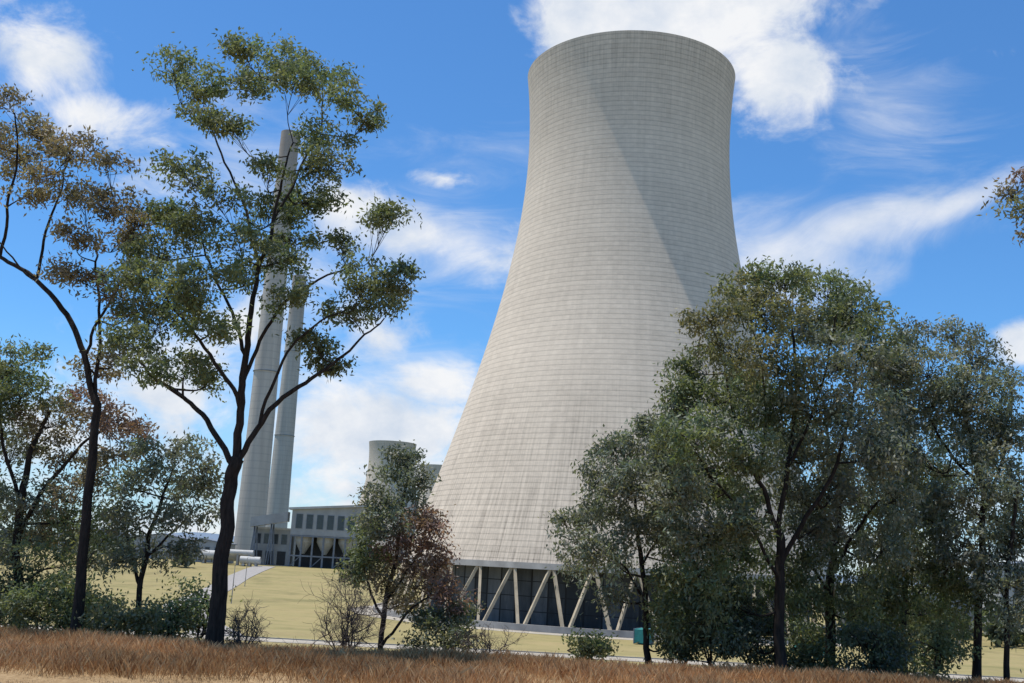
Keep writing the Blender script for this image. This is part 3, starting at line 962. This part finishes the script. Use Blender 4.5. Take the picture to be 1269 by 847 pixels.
tree("eucalyptus_tree", "gum whose reddish leafy branch reaches into view", "tree", 26,
 [[(1400,850,10),(1385,600,8),(1350,420,5),(1310,320,2.5),(1270,262,1.2)]],
 [(1248,236,18,12,'b'),(1262,262,18,13,'o'),(1272,225,20,12,'r'),(1285,290,22,18,'b'),(1320,250,30,24,'b'),(1340,320,36,26,'b')],
 hue='b', seed=99, spread=0.8, sub=14, lpc=44)

# --- shrubs
def shrub(cx, base, w, h, dist, hue, seed, label, dens=1.0, name="shrub"):
    rg = random.Random(seed)
    paths = [[(cx, base+6, 2.2), (cx+rg.uniform(-4, 4), base-h*0.4, 1.7), (cx+rg.uniform(-8, 8), base-h*0.8, 1.0)]]
    for k in range(3):
        paths.append([(cx, base, 1.8), (cx+rg.uniform(-.5, .5)*w, base-h*0.4, 1.3), (cx+rg.uniform(-.9, .9)*w, base-h*0.75, 0.8)])
    cl = []
    n = int(5+w*h/500)
    for k in range(n):
        t = rg.random()
        cl.append((cx+rg.uniform(-1, 1)*w*(1-0.4*t), base-h*(0.04+0.84*t), rg.uniform(12, 24), rg.uniform(9, 18)))
    tree(name, label, "shrub", dist, paths, cl, hue=hue, seed=seed, spread=min(1.5, w*0.02), sub=16*dens, lpc=44, leafL=0.12, leafW=0.06, sig=0.17)
shrub(150, 790, 46, 50, 29.5, 'o', 201, "low bright green shrub at the grass edge")
shrub(210, 790, 26, 50, 31, 'g', 202, "low ragged green shrub under slender gum")
shrub(45, 795, 56, 60, 31.5, 'g', 204, "dense dull green shrub below the gum trees")
shrub(110, 792, 34, 60, 32, 'g', 205, "tall ragged green shrub below the gum trees")
shrub(-5, 795, 30, 80, 33, 'd', 214, "dense dark shrub below the gum trees")
shrub(555, 805, 38, 36, 32, 'd', 206, "low dark shrub at the grass edge")
shrub(250, 790, 26, 70, 32, 'g', 203, "thin green shrub behind the gum trunk", 0.7)
shrub(880, 830, 44, 115, 30.5, 'd', 207, "dense dark green shrub beneath the gums", 1.15)
shrub(930, 830, 30, 80, 32, 'd', 208, "dark green shrub beneath the gums", 1.1)
shrub(1085, 832, 36, 65, 31, 'd', 210, "green shrub beneath the gums", 1.1)
shrub(850, 815, 32, 100, 33, 'g', 213, "dense green shrub beneath the gums", 1.1)
shrub(1160, 834, 32, 55, 33, 'g', 212, "ragged green shrub beneath the gums", 1.0)
shrub(1005, 832, 26, 40, 32, 'g', 215, "low ragged shrub between the gum trunks", 0.9)
shrub(720, 815, 30, 22, 33, 'g', 211, "low green shrub near the cooling tower", 0.7)

def bare(cx, base, w, h, dist, seed, stems=7):
    rng = np.random.default_rng(seed)
    x, z = survey(cx, base, dist)
    px = dist/1270
    b0 = np.array([x, dist, float(terr(x, dist))])
    e = root("dead_shrub", tuple(b0), "leafless grey twiggy shrub standing in dry grass", "shrub", "bare shrubs in the grass")
    tb = Tubes()
    def grow(p, d, L, r, lv):
        n = 6
        P = [p]
        for i in range(n-1):
            d = d+rng.normal(size=3)*0.18+np.array([0, 0, 0.04])
            d /= np.linalg.norm(d)
            P.append(P[-1]+d*L/(n-1))
        P = np.array(P)
        tb.add(P, np.linspace(r, r*0.5, n), 4 if lv < 2 else 3)
        if lv >= 3:
            return
        for j in range(5 if lv < 2 else 4):
            k = rng.integers(1 if lv == 0 else 2, n)
            nd = d*0.65+rng.normal(size=3)*0.6+np.array([0, 0, 0.12])
            nd /= np.linalg.norm(nd)
            grow(P[k], nd, L*rng.uniform(0.45, 0.7), r*0.62, lv+1)
    for k in range(stems):
        a = rng.uniform(-1, 1)
        d = np.array([a*w/h*0.9, rng.uniform(-.5, .5), 1.0]); d /= np.linalg.norm(d)
        grow(np.array([rng.normal()*0.06, rng.normal()*0.06, -0.05]), d, h*px*rng.uniform(0.4, 0.62), 0.020, 0)
    mesh_obj("branches", np.concatenate(tb.v), np.concatenate(tb.f), m_bark2, e)
bare(428, 805, 40, 105, 30, 301, 12)
bare(300, 800, 28, 90, 28.5, 302, 7)
bare(600, 810, 24, 70, 30, 304, 5)

# ---------------------------------------------------------------- grass
m_grass = bpy.data.materials.new("dry_grass_blades")
m_grass.use_nodes = True
nt = m_grass.node_tree; nt.nodes.clear()
out = nt.nodes.new("ShaderNodeOutputMaterial")
bs = nt.nodes.new("ShaderNodeBsdfDiffuse")
tr = nt.nodes.new("ShaderNodeBsdfTranslucent")
mx = nt.nodes.new("ShaderNodeMixShader"); mx.inputs[0].default_value = 0.4
at = nt.nodes.new("ShaderNodeAttribute"); at.attribute_name = "leaf_color"
nt.links.new(at.outputs['Color'], bs.inputs[0]); nt.links.new(at.outputs['Color'], tr.inputs[0])
nt.links.new(bs.outputs[0], mx.inputs[1]); nt.links.new(tr.outputs[0], mx.inputs[2]); nt.links.new(mx.outputs[0], out.inputs[0])

def grass(name, n, xr, yr, hmin, hmax, w, cols, seed, edge=None):
    rng = np.random.default_rng(seed)
    y = rng.uniform(yr[0], yr[1], n)
    x = rng.uniform(-1, 1, n)*xr*(y/yr[1])
    cl = np.sin(x*3.1+np.sin(y*2.3)*1.5)*np.sin(y*3.7+np.sin(x*1.9))+0.6*np.sin(x*0.8+y*1.3)
    keep = rng.random(n) < np.clip(0.7+0.35*cl, 0.2, 1)
    if edge is not None:
        keep &= y > edge(x)+rng.normal(size=n)*0.6
    x = x[keep]; y = y[keep]; cl = cl[keep]; n = len(x)
    z = terr(x, y)
    h = rng.uniform(hmin, hmax, n)*np.clip(0.75+0.25*cl, 0.4, 1.2)
    a = rng.uniform(0, 2*np.pi, n)
    lean = rng.normal(size=(n, 2))*0.3*h[:, None]
    sd_ = np.stack([np.cos(a), np.sin(a)], -1)*w/2*rng.uniform(0.6, 1.4, n)[:, None]
    B = np.stack([x, y, z-0.02], -1)
    v = np.zeros((n, 4, 3))
    v[:, 0, :] = B; v[:, 0, :2] -= sd_
    v[:, 1, :] = B; v[:, 1, :2] += sd_
    v[:, 2, :] = B; v[:, 2, :2] += lean*0.45+sd_*0.8; v[:, 2, 2] += h*0.62
    v[:, 3, :] = B; v[:, 3, :2] += lean; v[:, 3, 2] += h
    f = np.arange(4*n).reshape(n, 4)
    cols = np.array(cols)
    cc = cols[rng.integers(0, len(cols), n)]*rng.uniform(0.7, 1.3, (n, 1))
    patch = (1+0.18*np.sin(x*0.5+1.3*np.sin(y*0.4)))[:, None]
    cc = cc*patch
    cc = np.concatenate([np.repeat(cc, 4, 0), np.ones((4*n, 1))], 1)
    o = mesh_obj(name, v.reshape(-1, 3), f, m_grass, color=cc)
    o["kind"] = "stuff"
    o["label"] = "dry brown grass on the roadside"
    o["category"] = "grass"
    return o
edge = lambda x: 20.0+np.clip((x+4)*0.2, 0, 3.0)+0.6*np.sin(x*1.1)
grass("tall_dry_grass", 230000, 19, (19.2, 32), 0.16, 0.42, 0.008, [(0.50, 0.29, 0.135), (0.58, 0.36, 0.175), (0.40, 0.21, 0.095), (0.62, 0.43, 0.23)], 1, edge)
grass("mown_dry_grass", 170000, 13.5, (12.5, 25), 0.025, 0.08, 0.008, [(0.50, 0.37, 0.22), (0.42, 0.29, 0.155), (0.56, 0.44, 0.28), (0.34, 0.21, 0.10)], 2)

# woodland belt far away
rng = np.random.default_rng(8)
LC = []; LK = []
for k in range(680):
    side = rng.random()
    if side < 0.42:
        x = rng.uniform(-420, -140); y = rng.uniform(480, 800)
    elif side < 0.80:
        x = rng.uniform(60, 420); y = rng.uniform(330, 700)
    elif side < 0.92:
        x = rng.uniform(95, 190); y = rng.uniform(240, 290)
    else:
        x = rng.uniform(-300, -112); y = rng.uniform(330, 430)
    z = float(terr(x, y)); h = rng.uniform(5, 11)
    n = 60
    q = rng.normal(size=(n, 3)); q /= np.linalg.norm(q, axis=1)[:, None]
    q *= rng.uniform(0.5, 1, (n, 1))
    LC.append(np.array([x, y, z+h*0.55])+q*np.array([h*0.55, h*0.55, h*0.48]))
    LK.append(np.array([[0.075, 0.088, 0.052]])*rng.uniform(0.6, 1.5)*rng.uniform(0.7, 1.3, (n, 1)))
C = np.concatenate(LC); K = np.concatenate(LK)
v, f, col = leaf_mesh(C, K, rng, 2.2, 1.8, 0.0)
o = mesh_obj("woodland", v, f, m_leaf, color=col)
o["kind"] = "stuff"; o["label"] = "far-off belt of dull green trees"; o["category"] = "woodland"
